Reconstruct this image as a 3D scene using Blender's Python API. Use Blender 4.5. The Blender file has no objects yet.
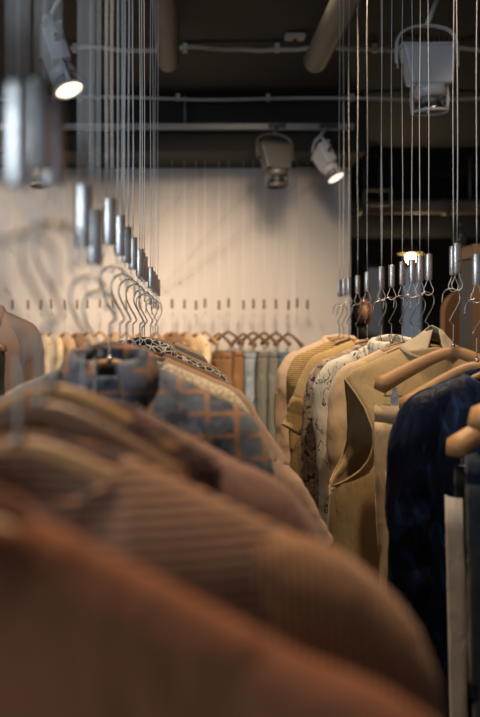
import bpy, bmesh, math, random
from mathutils import Vector, Matrix, noise
PI = math.pi
random.seed(7)
S = bpy.context.scene
COL = S.collection
EYE = 1.5
F = 900.0

# ------------------------------------------------------------------ camera
cam_d = bpy.data.cameras.new('camera')
cam = bpy.data.objects.new('camera', cam_d)
COL.objects.link(cam)
cam.location = (0, 0, EYE)
cam.rotation_euler = (PI / 2, 0, 0)
cam_d.sensor_fit = 'AUTO'
cam_d.sensor_width = 36.0
cam_d.lens = 36.0 * F / 717.0
cam_d.shift_x = 55.0 / 717.0
cam_d.shift_y = -33.5 / 717.0
cam_d.clip_start = 0.02
cam_d.dof.use_dof = True
cam_d.dof.focus_distance = 2.45
cam_d.dof.aperture_fstop = 3.0
S.camera = cam

# ------------------------------------------------------------------ world, view
W = bpy.data.worlds.new('world')
S.world = W
W.use_nodes = True
bg = W.node_tree.nodes['Background']
bg.inputs[0].default_value = (0.50, 0.60, 0.75, 1)
bg.inputs[1].default_value = 0.30
S.view_settings.view_transform = 'Standard'
S.view_settings.look = 'None'
S.view_settings.gamma = 1
S.view_settings.use_curve_mapping = False
S.view_settings.exposure = 0.0


def area(name, loc, target, sx, sy, power, color):
    d = bpy.data.lights.new(name, 'AREA')
    d.shape = 'RECTANGLE'
    d.size, d.size_y = sx, sy
    d.energy, d.color = power, color
    o = bpy.data.objects.new(name, d)
    COL.objects.link(o)
    o.location = loc
    o.rotation_euler = (Vector(target) - Vector(loc)).to_track_quat('-Z', 'Y').to_euler()
    return o


def spot(name, loc, target, power, color, deg=60, blend=0.6, rad=0.05):
    d = bpy.data.lights.new(name, 'SPOT')
    d.energy, d.color = power, color
    d.spot_size, d.spot_blend = math.radians(deg), blend
    d.shadow_soft_size = rad
    o = bpy.data.objects.new(name, d)
    COL.objects.link(o)
    o.location = loc
    o.rotation_euler = (Vector(target) - Vector(loc)).to_track_quat('-Z', 'Y').to_euler()
    return o


WARM = (1.0, 0.76, 0.52)
# daylight of the shop window behind and to the left of the camera
area('shop_window_daylight', (-2.9, -1.6, 2.1), (0.3, 2.2, 1.6), 2.2, 1.8, 75, (0.74, 0.87, 1.0))
# the shop's ceiling spots over the rows, then fill spots added without fixtures
spot('spot_on_back_row', (-0.25, 4.5, 2.95), (0.05, 6.95, 1.1), 330, WARM, 66, 1.0, .22)
spot('spot_on_back_row', (0.55, 3.9, 2.95), (0.45, 6.95, 1.1), 290, WARM, 66, 1.0, .22)
spot('spot_on_back_row', (-1.9, 4.8, 2.95), (-1.4, 6.95, 1.3), 230, (1.0, .80, .62), 84, 1.0, .22)
spot('spot_on_right_row', (0.52, 3.2, 3.0), (0.58, 3.3, 1.4), 150, WARM, 75, 0.8)
spot('spot_on_right_row', (0.52, 1.6, 3.0), (0.6, 2.2, 1.4), 90, WARM, 75, 0.8)
spot('spot_on_left_row', (0.0, 1.15, 3.0), (0.0, 0.7, 1.45), 165, (1.0, 0.72, 0.46), 80, 0.8)
spot('spot_on_left_row', (0.12, 2.5, 3.0), (-0.05, 1.9, 1.4), 70, WARM, 80, 0.8)
spot('spot_on_right_wall', (3.2, 1.5, 3.0), (6.3, 1.8, 1.6), 260, WARM, 95, 0.8)  # added lamp without a fixture, lights the brown wall mirrored in the ferrules
spot('spot_on_left_coats', (-.35, 2.3, 3.0), (-.75, 3.5, 1.4), 60, WARM, 50, 0.8)  # added fill that brightens the pale coat at the left edge
spot('spot_on_cabinet', (1.3, 3.2, 3.0), (1.7, 4.6, 1.7), 25, WARM, 60, 0.8)  # added fill that brightens the beige cabinet

# ------------------------------------------------------------------ materials
MATS = {}


def nt(name):
    m = bpy.data.materials.new(name)
    m.use_nodes = True
    n = m.node_tree.nodes
    return m, n, m.node_tree.links, n['Principled BSDF']


def simple(name, col, rough=0.5, metal=0.0, bump=0.0, bscale=60.0, vary=0.0, vscale=6.0):
    if name in MATS:
        return MATS[name]
    m, n, l, p = nt(name)
    p.inputs['Base Color'].default_value = (*col, 1)
    p.inputs['Roughness'].default_value = rough
    p.inputs['Metallic'].default_value = metal
    tc = n.new('ShaderNodeTexCoord')
    if vary:
        t = n.new('ShaderNodeTexNoise')
        t.inputs['Scale'].default_value = vscale
        t.inputs['Detail'].default_value = 5
        l.new(tc.outputs['Object'], t.inputs['Vector'])
        mx = n.new('ShaderNodeMix')
        mx.data_type = 'RGBA'
        mx.inputs['A'].default_value = (*[c * (1 - vary) for c in col], 1)
        mx.inputs['B'].default_value = (*[min(1, c * (1 + vary)) for c in col], 1)
        l.new(t.outputs['Fac'], mx.inputs['Factor'])
        l.new(mx.outputs['Result'], p.inputs['Base Color'])
    if bump:
        t = n.new('ShaderNodeTexNoise')
        t.inputs['Scale'].default_value = bscale
        t.inputs['Detail'].default_value = 4
        l.new(tc.outputs['Object'], t.inputs['Vector'])
        b = n.new('ShaderNodeBump')
        b.inputs['Strength'].default_value = bump
        b.inputs['Distance'].default_value = 0.01
        l.new(t.outputs['Fac'], b.inputs['Height'])
        l.new(b.outputs['Normal'], p.inputs['Normal'])
    MATS[name] = m
    return m


def emis(name, col, strength):
    m, n, l, p = nt(name)
    p.inputs['Base Color'].default_value = (*col, 1)
    p.inputs['Emission Color'].default_value = (*col, 1)
    p.inputs['Emission Strength'].default_value = strength
    return m


def cloth(name, col, pattern=None, col2=(0, 0, 0), scale=30.0, sheen=0.2, rough=0.9, weave=500.0):
    """woven cloth; pattern: rib_v, rib_h, plaid, lattice, scribble, floral, lace, velvet, denim"""
    m, n, l, p = nt(name)
    p.inputs['Roughness'].default_value = rough
    p.inputs['Sheen Weight'].default_value = sheen
    p.inputs['Sheen Roughness'].default_value = 0.5
    p.inputs['Specular IOR Level'].default_value = 0.15
    tc = n.new('ShaderNodeTexCoord')
    ns = n.new('ShaderNodeTexNoise')
    ns.inputs['Scale'].default_value = 9
    ns.inputs['Detail'].default_value = 6
    l.new(tc.outputs['Object'], ns.inputs['Vector'])
    mx = n.new('ShaderNodeMix')
    mx.data_type = 'RGBA'
    mx.inputs['A'].default_value = (*[c * 0.82 for c in col], 1)
    mx.inputs['B'].default_value = (*[min(1, c * 1.15) for c in col], 1)
    l.new(ns.outputs['Fac'], mx.inputs['Factor'])
    out = mx.outputs['Result']
    height = None

    def mixin(fac, c2):
        nonlocal out
        k = n.new('ShaderNodeMix')
        k.data_type = 'RGBA'
        l.new(out, k.inputs['A'])
        k.inputs['B'].default_value = (*c2, 1)
        l.new(fac, k.inputs['Factor'])
        out = k.outputs['Result']

    def thresh(sock, lo, hi):
        r = n.new('ShaderNodeMapRange')
        r.inputs['From Min'].default_value = lo
        r.inputs['From Max'].default_value = hi
        l.new(sock, r.inputs['Value'])
        return r.outputs['Result']

    def band(direction, sc, dist=0.6):
        w = n.new('ShaderNodeTexWave')
        w.bands_direction = direction
        w.inputs['Scale'].default_value = sc
        w.inputs['Distortion'].default_value = dist
        w.inputs['Detail'].default_value = 1
        l.new(tc.outputs['Object'], w.inputs['Vector'])
        return w.outputs['Fac']
    if pattern in ('rib_v', 'rib_h'):
        f = band('X' if pattern == 'rib_v' else 'Z', scale)
        mixin(thresh(f, 0.75, 0.1), col2)
        height = f
    elif pattern == 'plaid':
        f1 = thresh(band('X', scale, 0.8), 0.84, 0.99)
        f2 = thresh(band('Z', scale * 1.3, 0.8), 0.84, 0.99)
        blk = n.new('ShaderNodeTexNoise')
        blk.inputs['Scale'].default_value = 26
        l.new(tc.outputs['Object'], blk.inputs['Vector'])
        mixin(thresh(blk.outputs['Fac'], 0.45, 0.6), (0.03, 0.035, 0.05))
        tm = n.new('ShaderNodeTexNoise')
        tm.inputs['Scale'].default_value = 34
        l.new(tc.outputs['Object'], tm.inputs['Vector'])
        for ff in (f1, f2):
            mu = n.new('ShaderNodeMath')
            mu.operation = 'MULTIPLY'
            l.new(ff, mu.inputs[0])
            l.new(thresh(tm.outputs['Fac'], .36, .52), mu.inputs[1])
            mixin(mu.outputs[0], col2)
    elif pattern in ('lattice', 'lace'):
        v = n.new('ShaderNodeTexVoronoi')
        v.feature = 'DISTANCE_TO_EDGE'
        v.inputs['Scale'].default_value = scale
        l.new(tc.outputs['Object'], v.inputs['Vector'])
        mixin(thresh(v.outputs['Distance'], 0.10, 0.05), col2)
        height = v.outputs['Distance']
    elif pattern == 'scribble':
        mp = n.new('ShaderNodeMapping')
        mp.inputs['Scale'].default_value = (1, 1, 0.45)
        l.new(tc.outputs['Object'], mp.inputs['Vector'])
        t = n.new('ShaderNodeTexNoise')
        t.inputs['Scale'].default_value = scale
        t.inputs['Detail'].default_value = 3
        t.inputs['Distortion'].default_value = 1.6
        l.new(mp.outputs['Vector'], t.inputs['Vector'])
        a = n.new('ShaderNodeMath')
        a.operation = 'SUBTRACT'
        a.inputs[1].default_value = 0.5
        l.new(t.outputs['Fac'], a.inputs[0])
        b = n.new('ShaderNodeMath')
        b.operation = 'ABSOLUTE'
        l.new(a.outputs[0], b.inputs[0])
        g = thresh(b.outputs[0], 0.022, 0.008)
        t2 = n.new('ShaderNodeTexNoise')
        t2.inputs['Scale'].default_value = scale * 0.45
        l.new(tc.outputs['Object'], t2.inputs['Vector'])
        mm = n.new('ShaderNodeMath')
        mm.operation = 'MULTIPLY'
        l.new(g, mm.inputs[0])
        l.new(thresh(t2.outputs['Fac'], 0.40, 0.46), mm.inputs[1])
        mixin(mm.outputs[0], col2)
    elif pattern == 'floral':
        v = n.new('ShaderNodeTexVoronoi')
        v.inputs['Scale'].default_value = scale
        tn = n.new('ShaderNodeTexNoise')
        tn.inputs['Scale'].default_value = 14
        l.new(tc.outputs['Object'], tn.inputs['Vector'])
        va = n.new('ShaderNodeVectorMath')
        va.operation = 'MULTIPLY_ADD'
        va.inputs[1].default_value = (.12, .12, .12)
        l.new(tn.outputs['Color'], va.inputs[0])
        l.new(tc.outputs['Object'], va.inputs[2])
        l.new(va.outputs[0], v.inputs['Vector'])
        mixin(thresh(v.outputs['Distance'], 0.62, 0.28), col2)
        t2 = n.new('ShaderNodeTexNoise')
        t2.inputs['Scale'].default_value = scale * 1.4
        l.new(tc.outputs['Object'], t2.inputs['Vector'])
        mixin(thresh(t2.outputs['Fac'], 0.56, 0.62), (0.06, 0.05, 0.05))
    elif pattern == 'velvet':
        t2 = n.new('ShaderNodeTexNoise')
        t2.inputs['Scale'].default_value = scale
        t2.inputs['Detail'].default_value = 8
        t2.inputs['Distortion'].default_value = 1.0
        mp = n.new('ShaderNodeMapping')
        mp.inputs['Scale'].default_value = (1, 1, 0.35)
        l.new(tc.outputs['Object'], mp.inputs['Vector'])
        l.new(mp.outputs['Vector'], t2.inputs['Vector'])
        mixin(thresh(t2.outputs['Fac'], 0.52, 0.66), col2)
        height = t2.outputs['Fac']
    elif pattern == 'denim':
        t2 = n.new('ShaderNodeTexNoise')
        t2.inputs['Scale'].default_value = scale
        t2.inputs['Detail'].default_value = 4
        l.new(tc.outputs['Object'], t2.inputs['Vector'])
        mixin(thresh(t2.outputs['Fac'], 0.40, 0.75), col2)
    l.new(out, p.inputs['Base Color'])
    wv = n.new('ShaderNodeTexNoise')
    wv.inputs['Scale'].default_value = weave
    l.new(tc.outputs['Object'], wv.inputs['Vector'])
    b0 = n.new('ShaderNodeBump')
    b0.inputs['Strength'].default_value = 0.25
    b0.inputs['Distance'].default_value = 0.002
    l.new(wv.outputs['Fac'], b0.inputs['Height'])
    mpw = n.new('ShaderNodeMapping')
    mpw.inputs['Scale'].default_value = (1, 1, .4)
    l.new(tc.outputs['Object'], mpw.inputs['Vector'])
    wr = n.new('ShaderNodeTexNoise')
    wr.inputs['Scale'].default_value = 24
    wr.inputs['Detail'].default_value = 3
    wr.inputs['Distortion'].default_value = .8
    l.new(mpw.outputs['Vector'], wr.inputs['Vector'])
    bw = n.new('ShaderNodeBump')
    bw.inputs['Strength'].default_value = .55
    bw.inputs['Distance'].default_value = .012
    l.new(wr.outputs['Fac'], bw.inputs['Height'])
    l.new(b0.outputs['Normal'], bw.inputs['Normal'])
    nrm = bw.outputs['Normal']
    if height is not None:
        b1 = n.new('ShaderNodeBump')
        b1.inputs['Strength'].default_value = 0.6
        b1.inputs['Distance'].default_value = 0.003
        l.new(height, b1.inputs['Height'])
        l.new(nrm, b1.inputs['Normal'])
        nrm = b1.outputs['Normal']
    l.new(nrm, p.inputs['Normal'])
    return m


def wood(name, c1, c2, scale=14.0, rough=0.45):
    m, n, l, p = nt(name)
    p.inputs['Roughness'].default_value = rough
    tc = n.new('ShaderNodeTexCoord')
    mp = n.new('ShaderNodeMapping')
    mp.inputs['Scale'].default_value = (1.0, 6.0, 6.0)
    l.new(tc.outputs['Object'], mp.inputs['Vector'])
    t = n.new('ShaderNodeTexNoise')
    t.inputs['Scale'].default_value = scale
    t.inputs['Detail'].default_value = 6
    t.inputs['Distortion'].default_value = 0.8
    l.new(mp.outputs['Vector'], t.inputs['Vector'])
    mx = n.new('ShaderNodeMix')
    mx.data_type = 'RGBA'
    mx.inputs['A'].default_value = (*c1, 1)
    mx.inputs['B'].default_value = (*c2, 1)
    l.new(t.outputs['Fac'], mx.inputs['Factor'])
    l.new(mx.outputs['Result'], p.inputs['Base Color'])
    return m


M_wall = simple('plaster', (0.62, 0.58, 0.55), 0.9, bump=0.08, bscale=40, vary=0.03, vscale=2)
M_black = simple('black_paint', (0.014, 0.0135, 0.012), 0.75, bump=0.15, bscale=12, vary=0.15)
M_dark = simple('dark_room', (0.02, 0.019, 0.018), 0.8, bump=0.1, bscale=10)
M_soffit = simple('soffit_paint', (0.05, 0.045, 0.04), 0.8, bump=0.1, bscale=10)
M_floor = simple('dark_concrete', (0.07, 0.06, 0.052), 0.55, bump=0.2, bscale=9, vary=0.2, vscale=3)
M_duct = simple('duct_grey', (0.15, 0.135, 0.115), 0.55, vary=0.1)
M_cable = simple('grey_cable', (0.55, 0.52, 0.47), 0.6)
M_rail = simple('rail_grey', (0.30, 0.31, 0.31), 0.45, 0.3)
M_steel = simple('brushed_steel', (0.74, 0.72, 0.69), 0.34, 1.0, bump=0.1, bscale=150)
M_steeld = simple('dull_steel', (0.20, 0.16, 0.13), 0.65, 0.5)  # ferrule steel darkened in its colour, takes the glare off the back row
M_wire = simple('steel_wire', (0.80, 0.79, 0.76), 0.4, 0.5)
M_hook = simple('hook_steel', (0.42, 0.38, 0.33), 0.3, 1.0)
M_hole = simple('dark_hole', (0.02, 0.02, 0.02), 0.7)
M_lum = simple('luminaire_grey', (0.60, 0.63, 0.66), 0.45, 0.1, vary=0.06)
M_lumb = simple('luminaire_bronze', (0.17, 0.165, 0.16), 0.4, 0.4, vary=0.1)  # darker grey for the middle track spotlight
M_lum2 = simple('luminaire_dark', (0.05, 0.05, 0.05), 0.5)
M_refl = simple('reflector_metal', (0.60, 0.62, 0.65), 0.25, 1.0)
M_lens = emis('lamp_lens', (1.0, 0.84, 0.62), 1.7)
M_lensoff = simple('lens_off', (0.25, 0.25, 0.26), 0.15)
M_clip = simple('clip_steel', (0.62, 0.62, 0.60), 0.4, 0.7)
M_wood = wood('hanger_wood', (0.34, 0.17, 0.065), (0.52, 0.29, 0.12))
M_woodd = wood('dark_hanger_wood', (0.09, 0.045, 0.022), (0.17, 0.085, 0.04))
M_board = simple('board_beige', (0.34, 0.31, 0.25), 0.7, vary=0.08)
M_boardw = wood('board_wood', (0.42, 0.20, 0.07), (0.55, 0.29, 0.11))

# ------------------------------------------------------------------ mesh helpers


def mesh_obj(name, verts, faces, mat, parent=None, smooth=True, solid=0.0, sub=0):
    me = bpy.data.meshes.new(name)
    me.from_pydata([tuple(v) for v in verts], [], faces)
    me.materials.append(mat)
    bm = bmesh.new()
    bm.from_mesh(me)
    bmesh.ops.recalc_face_normals(bm, faces=bm.faces)
    bm.to_mesh(me)
    bm.free()
    if smooth:
        me.polygons.foreach_set('use_smooth', [True] * len(me.polygons))
    o = bpy.data.objects.new(name, me)
    COL.objects.link(o)
    o.parent = parent
    if sub:
        s = o.modifiers.new('sub', 'SUBSURF')
        s.levels = s.render_levels = sub
    if solid:
        s = o.modifiers.new('solid', 'SOLIDIFY')
        s.thickness = solid
        s.offset = 0
    return o


class MB:
    def __init__(self):
        self.v, self.f = [], []

    def add(self, vs, fs):
        b = len(self.v)
        self.v += [Vector(x) for x in vs]
        self.f += [tuple(i + b for i in f) for f in fs]
        return self

    def box(self, a, b, M=None):
        x0, y0, z0 = a
        x1, y1, z1 = b
        vs = [Vector(p) for p in ((x0, y0, z0), (x1, y0, z0), (x1, y1, z0), (x0, y1, z0),
                                  (x0, y0, z1), (x1, y0, z1), (x1, y1, z1), (x0, y1, z1))]
        if M:
            vs = [M @ v for v in vs]
        return self.add(vs, [(0, 3, 2, 1), (4, 5, 6, 7), (0, 1, 5, 4), (1, 2, 6, 5), (2, 3, 7, 6), (3, 0, 4, 7)])

    def tube(self, pts, r, n=8, ry=None, up=None, caps=True, closed=False):
        """tube through pts; r radius or list; ry second radius (ellipse) or list; up fixes the frame"""
        pts = [Vector(p) for p in pts]
        N = len(pts)
        rs = r if isinstance(r, (list, tuple)) else [r] * N
        rys = rs if ry is None else (ry if isinstance(ry, (list, tuple)) else [ry] * N)
        rings = []
        u = None
        for i, p in enumerate(pts):
            if closed:
                t = (pts[(i + 1) % N] - pts[i - 1])
            else:
                t = pts[min(i + 1, N - 1)] - pts[max(i - 1, 0)]
            t.normalize()
            if up is not None:
                u = Vector(up)
                u = (u - t * u.dot(t))
            elif u is None:
                u = Vector((0, 0, 1)) if abs(t.z) < 0.9 else Vector((1, 0, 0))
                u = u - t * u.dot(t)
            else:
                u = u - t * u.dot(t)
            u.normalize()
            w = t.cross(u)
            rings.append([p + u * (rs[i] * math.cos(2 * PI * k / n)) + w * (rys[i] * math.sin(2 * PI * k / n)) for k in range(n)])
        vs = [v for R in rings for v in R]
        fs = []
        for i in range(N if closed else N - 1):
            j = (i + 1) % N
            for k in range(n):
                fs.append((i * n + k, i * n + (k + 1) % n, j * n + (k + 1) % n, j * n + k))
        if caps and not closed:
            fs.append(tuple(range(n)))
            fs.append(tuple((N - 1) * n + k for k in range(n)))
        return self.add(vs, fs)

    def build(self, name, mat, parent=None, smooth=True, **kw):
        return mesh_obj(name, self.v, self.f, mat, parent, smooth, **kw)


def bevel(o, w=0.004, seg=2):
    b = o.modifiers.new('bevel', 'BEVEL')
    b.width = w
    b.segments = seg
    b.limit_method = 'ANGLE'
    for p in o.data.polygons:
        p.use_smooth = False
    return o


def tag(o, label, cat, group=None):
    o['label'] = label
    o['category'] = cat
    if group:
        o['group'] = group
    return o


def empty(name, loc, rz=0.0):
    o = bpy.data.objects.new(name, None)
    o.empty_display_size = 0.05
    COL.objects.link(o)
    o.location = loc
    o.rotation_euler = (0, 0, rz)
    return o


def struct(name, mb, mat, smooth=False):
    o = mb.build(name, mat, smooth=smooth)
    o['kind'] = 'structure'
    return o


def copy_tree(o, parent=None):
    c = o.copy()
    COL.objects.link(c)
    c.parent = parent
    for ch in list(o.children):
        copy_tree(ch, c)
    return c


def cat(pts, n=6):
    """Catmull-Rom resample"""
    P = [Vector(p) for p in pts]
    P = [P[0] * 2 - P[1]] + P + [P[-1] * 2 - P[-2]]
    out = []
    for i in range(1, len(P) - 2):
        a, b, c, d = P[i - 1:i + 3]
        for k in range(n):
            t = k / n
            out.append(0.5 * ((2 * b) + (c - a) * t + (2 * a - 5 * b + 4 * c - d) * t * t + (3 * b - a - 3 * c + d) * t ** 3))
    out.append(P[-2])
    return out


# ------------------------------------------------------------------ the room
CEIL = EYE + 1.6
BY = 7.0          # back wall
struct('floor', MB().box((-4.5, -3.0, -0.1), (6.5, 12.2, 0.0)), M_floor)
struct('ceiling', MB().box((-4.5, -3.0, CEIL), (6.5, 12.2, CEIL + 0.12)), M_black)
struct('wall_back', MB().box((-4.5, BY, 0), (1.28, BY + 0.14, CEIL)), M_wall)
struct('wall_left', MB().box((-4.5, -3.0, 0), (-4.38, BY, CEIL)), M_wall)
struct('wall_right', MB().box((6.38, -3.0, 0), (6.5, 12.2, CEIL)), simple('brown_plaster', (.42, .20, .09), .8, vary=.08))  # unseen wall, its brown put in to give the ferrules a warm reflection
struct('wall_far', MB().box((-4.5, 12.08, 0), (6.5, 12.2, CEIL)), M_dark)
# shallow pilaster that closes the right end of the white wall
struct('trim_1', MB().box((0.865, BY - 0.035, 0), (1.28, BY, EYE + 1.22)), M_wall)
# dropped dark soffit in front of the wall
struct('trim_2', MB().box((-4.38, 6.35, EYE + 1.22), (1.28, BY, CEIL)), M_black)

# daylight panes far behind the dark room
M_pane2 = emis('pane_dim', (0.30, 0.33, 0.38), 0.10)
M_pane = emis('pane_daylight', (0.30, 0.36, 0.44), 0.26)
M_frame = simple('window_frame_dark', (0.03, 0.03, 0.03), 0.5)
for i, (xa, xb, za, zb, s) in enumerate(((367, 382, 345, 268, 1), (402, 421, 352, 268, 1))):
    d = 12.0
    X0, X1 = (xa - 185) / F * d, (xb - 185) / F * d
    Z0, Z1 = EYE + (325 - za) / F * d, EYE + (325 - zb) / F * d
    w = empty('window_%d' % (i + 1), ((X0 + X1) / 2, d, Z0))
    w['kind'] = 'structure'
    h, ww = Z1 - Z0, (X1 - X0) / 2
    MB().box((-ww, 0.0, 0), (ww, 0.02, h)).build('window_pane', M_pane if i else M_pane2, w, smooth=False)
    fr = MB()
    for a, b in (((-ww - .04, -.04, -.04), (-ww, .03, h + .04)), ((ww, -.04, -.04), (ww + .04, .03, h + .04)),
                 ((-ww, -.04, -.04), (ww, .03, 0)), ((-ww, -.04, h), (ww, .03, h + .04))):
        fr.box(a, b)
    fr.build('window_frame', M_frame, w, smooth=False)


def PX(px, d):
    return (px - 185) / F * d


def PZ(py, d):
    return EYE + (325 - py) / F * d


# ceiling ducts (two short round ones running towards the back wall)
def duct(px, d, z, r, label):
    o = MB()
    x = PX(px, d)
    pts = [(x, -1.0, z), (x, d - 0.03, z), (x, d - 0.012, z), (x, d, z)]
    rs = [r, r, r * 0.96, r * 0.82]
    o.tube(pts, rs, 28)
    root = o.build('ceiling_duct', M_duct)
    tag(root, label, 'duct', 'round ducts under the ceiling')
    for yy in (1.4, 3.2):
        MB().tube([(x, yy, z + r * .9), (x, yy, CEIL)], 0.005, 6).build('suspension_rod', M_rail, root)


duct(168.5, 5.0, EYE + 1.46, 0.062, 'round dark grey ceiling duct pointing straight back, nearer the left cables')
duct(315, 5.0, EYE + 1.46, 0.066, 'round dark grey ceiling duct running obliquely beside the white ceiling sensor')


def wavy(y, z, x0, x1, amp, seed):
    rnd = random.Random(seed)
    n = 26
    return cat([(x0 + (x1 - x0) * i / n, y, z + rnd.uniform(-amp, amp) * 0.6 + amp * math.sin(i * .9 + seed)) for i in range(n + 1)], 4)


def ceiling_cable(py, x0, x1, label, seed, clips):
    z = CEIL - 0.03
    d = (z - EYE) * F / (325 - py)
    o = MB().tube(wavy(d, z, x0, x1, 0.009, seed), 0.0125, 8).build('ceiling_conduit', M_cable)
    tag(o, label, 'cable', 'conduits across the ceiling')
    for cx in clips:
        X = PX(cx, d)
        c = MB().box((X - .014, d - .016, z - .018), (X + .014, d + .016, CEIL)).build('clip', M_cable, o, smooth=False)
    return d


ceiling_cable(49, PX(70, 5.1), PX(520, 5.1), 'thin grey ceiling conduit nearest the camera, passing above both ducts', 1, (75, 185, 277, 375))
ceiling_cable(98.5, -3.9, PX(520, 6), 'thin grey ceiling conduit just behind the duct ends, above the track rail', 2, (80, 178, 268, 352, 440))

# track rail with its luminaires
zt = PZ(127, 6.25)
rail = MB().box((-4.2, 6.225, zt - .022), (PX(354, 6.25), 6.275, zt + .022)).build('lighting_track', M_rail, smooth=False)
bevel(rail, 0.004)
tag(rail, 'long light grey lighting track in front of the dark soffit', 'lighting track')
e = MB()
for X in (-3.2, -1.6, 0.0, 1.1):
    e.tube([(X, 6.25, zt), (X, 6.25, CEIL)], 0.006, 8)
e.build('suspension_rod', M_rail, rail)
# front track, above the picture
zt2 = EYE + 1.575
rail2 = MB().box((-1.4, 4.18, zt2 - .02), (2.2, 4.22, zt2 + .02)).build('lighting_track', M_rail, smooth=False)
bevel(rail2, 0.004)
tag(rail2, 'front lighting track carrying the large luminaire, above the top edge of the photo', 'lighting track')

# ceiling sensor
sx, sd = PX(295, 4.95), 4.95
sn = MB().box((sx - .055, sd - .035, CEIL - .03), (sx + .055, sd + .035, CEIL)).build('ceiling_sensor', simple('sensor_white', (0.5, 0.48, 0.45), 0.5), smooth=False)
bevel(sn, 0.008, 3)
tag(sn, 'small pale rectangular sensor box on the black ceiling', 'sensor')
MB().tube([(sx, sd, CEIL - .036), (sx, sd, CEIL - .028)], 0.012, 16).build('sensor_eye', M_hole, sn)


# ------------------------------------------------------------------ luminaires
def luminaire(loc, axis, wide, track_z, label, on=False, scale=1.0, track_y=None, M_lum=M_lum):
    """local -Z is the lamp's direction, local X its wide side. origin: middle of the housing"""
    z = -Vector(axis).normalized()
    x = Vector(wide)
    x = (x - z * x.dot(z)).normalized()
    y = z.cross(x)
    R = Matrix((x, y, z)).transposed().to_4x4()
    root = empty('track_spotlight', loc)
    root.rotation_euler = R.to_euler()
    root.scale = (scale,) * 3
    tag(root, label, 'spotlight', 'track spotlights under the ceiling')
    # housing: trapezoid box, wide at the top
    v = [(-.122, -.05, .085), (.122, -.05, .085), (.122, .05, .085), (-.122, .05, .085),
         (-.085, -.05, -.085), (.105, -.05, -.085), (.105, .05, -.085), (-.085, .05, -.085)]
    h = MB().add(v, [(0, 1, 2, 3), (7, 6, 5, 4), (0, 4, 5, 1), (1, 5, 6, 2), (2, 6, 7, 3), (3, 7, 4, 0)])
    h = h.build('housing', M_lum, root, smooth=False)
    bevel(h, 0.01, 3)
    lid = MB().box((-.128, -.056, .083), (.128, .056, .095)).build('lid', M_lum, h, smooth=False)
    bevel(lid, .003)
    gear = MB()
    for k in range(9):
        gear.box((-.10 + k * .023, -.044, .095), (-.09 + k * .023, .044, .118))
    gear.build('cooling_fins', M_lum2, h, smooth=False)
    # yoke
    yk = cat([(-.142, 0, -.01), (-.142, 0, .085), (-.12, 0, .145), (-.05, 0, .178), (.05, 0, .178), (.12, 0, .15), (.142, 0, .085), (.142, 0, -.01)], 5)
    MB().tube(yk, .005, 8, ry=.016, up=(0, 1, 0)).build('yoke', M_lum, root) if False else MB().tube(yk, .016, 8, ry=.006, up=(0, 1, 0)).build('yoke', M_lum, root)
    for s in (-1, 1):
        MB().tube([(s * .118, 0, 0), (s * .152, 0, 0)], .014, 12).build('pivot_knob', M_lum2, root)
    # lamp head
    MB().tube([(.01, 0, -.085), (.01, 0, -.105), (.01, 0, -.135), (.01, 0, -.14)], [.066, .072, .072, .05], 28).build('lamp_collar', M_lum, root)
    hd = MB().tube([(.01, 0, -.14), (.01, 0, -.15), (.01, 0, -.17), (.01, 0, -.192), (.01, 0, -.205)], [.042, .045, .056, .068, .074], 28, caps=False).build('reflector', M_refl, root, solid=.003)
    MB().tube([(.01 + .077 * math.cos(a * PI / 16), .077 * math.sin(a * PI / 16), -.207) for a in range(32)], .007, 8, closed=True, up=(0, 0, 1)).build('front_ring', M_lum, root)
    MB().tube([(.01, 0, -.199), (.01, 0, -.205)], [.073, .073], 28).build('lens', M_lens if on else M_lensoff, root)
    for s in (-1, 1):
        MB().tube([(.01 + s * .082, 0, -.08), (.01 + s * .086, 0, -.15), (.01 + s * .08, 0, -.21)], .007, 8, ry=.012).build('bracket_arm', M_lum, root)
    # mounting arm goes up to the track (world up)
    Mi = (Matrix.Translation(loc) @ R @ Matrix.Scale(scale, 4)).inverted()
    top = Matrix.Translation(loc) @ R @ Matrix.Scale(scale, 4) @ Vector((0, 0, .178))
    ty = track_y if track_y is not None else top.y
    end = Vector((top.x + (0.03 if abs(track_z - top.z) < .1 else .10), ty, track_z))
    MB().tube([Mi @ top, Mi @ end], .011 / scale, 10).build('mounting_arm', M_lum, root)
    MB().box((-.06, -.02, -.015), (.06, .02, .02), Mi @ Matrix.Translation(end)).build('track_adapter', M_lum2, root, smooth=False)
    return root


luminaire((PX(427, 4.1), 4.1, PZ(66, 4.1)), (0.03, 0.05, -1), (1, .1, -.06), zt2 + .0, 'large unlit grey spotlight hanging at the upper right among the cables', track_y=4.2)
luminaire((PX(275, 6.1), 6.1, PZ(158, 6.1)), (0.02, -0.12, -1), (1, .35, 0), zt, 'unlit grey spotlight hanging from the track before the middle of the white wall', track_y=6.22, scale=.93, M_lum=M_lumb)
luminaire((PX(325, 6.1), 6.1, PZ(158, 6.1)), (.45, -.32, -.90), (-.15, 1, -.4), zt, 'lit spotlight at the right end of the track, shining beside the right cables', True, track_y=6.22, scale=.78)
luminaire((PX(56, 4.2), 4.2, PZ(54, 4.2)), (.36, -.28, -.95), (-.15, 1, -.4), zt2, 'lit spotlight at the upper left behind the blurred near cables', True, track_y=4.2, scale=.94)
luminaire((PX(38, 6.1), 6.1, PZ(158, 6.1)), (0.05, -0.15, -1), (1, .2, 0), zt, 'unlit pale spotlight hanging from the left end of the track, partly hidden by ferrules', track_y=6.22, scale=.93)


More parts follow.
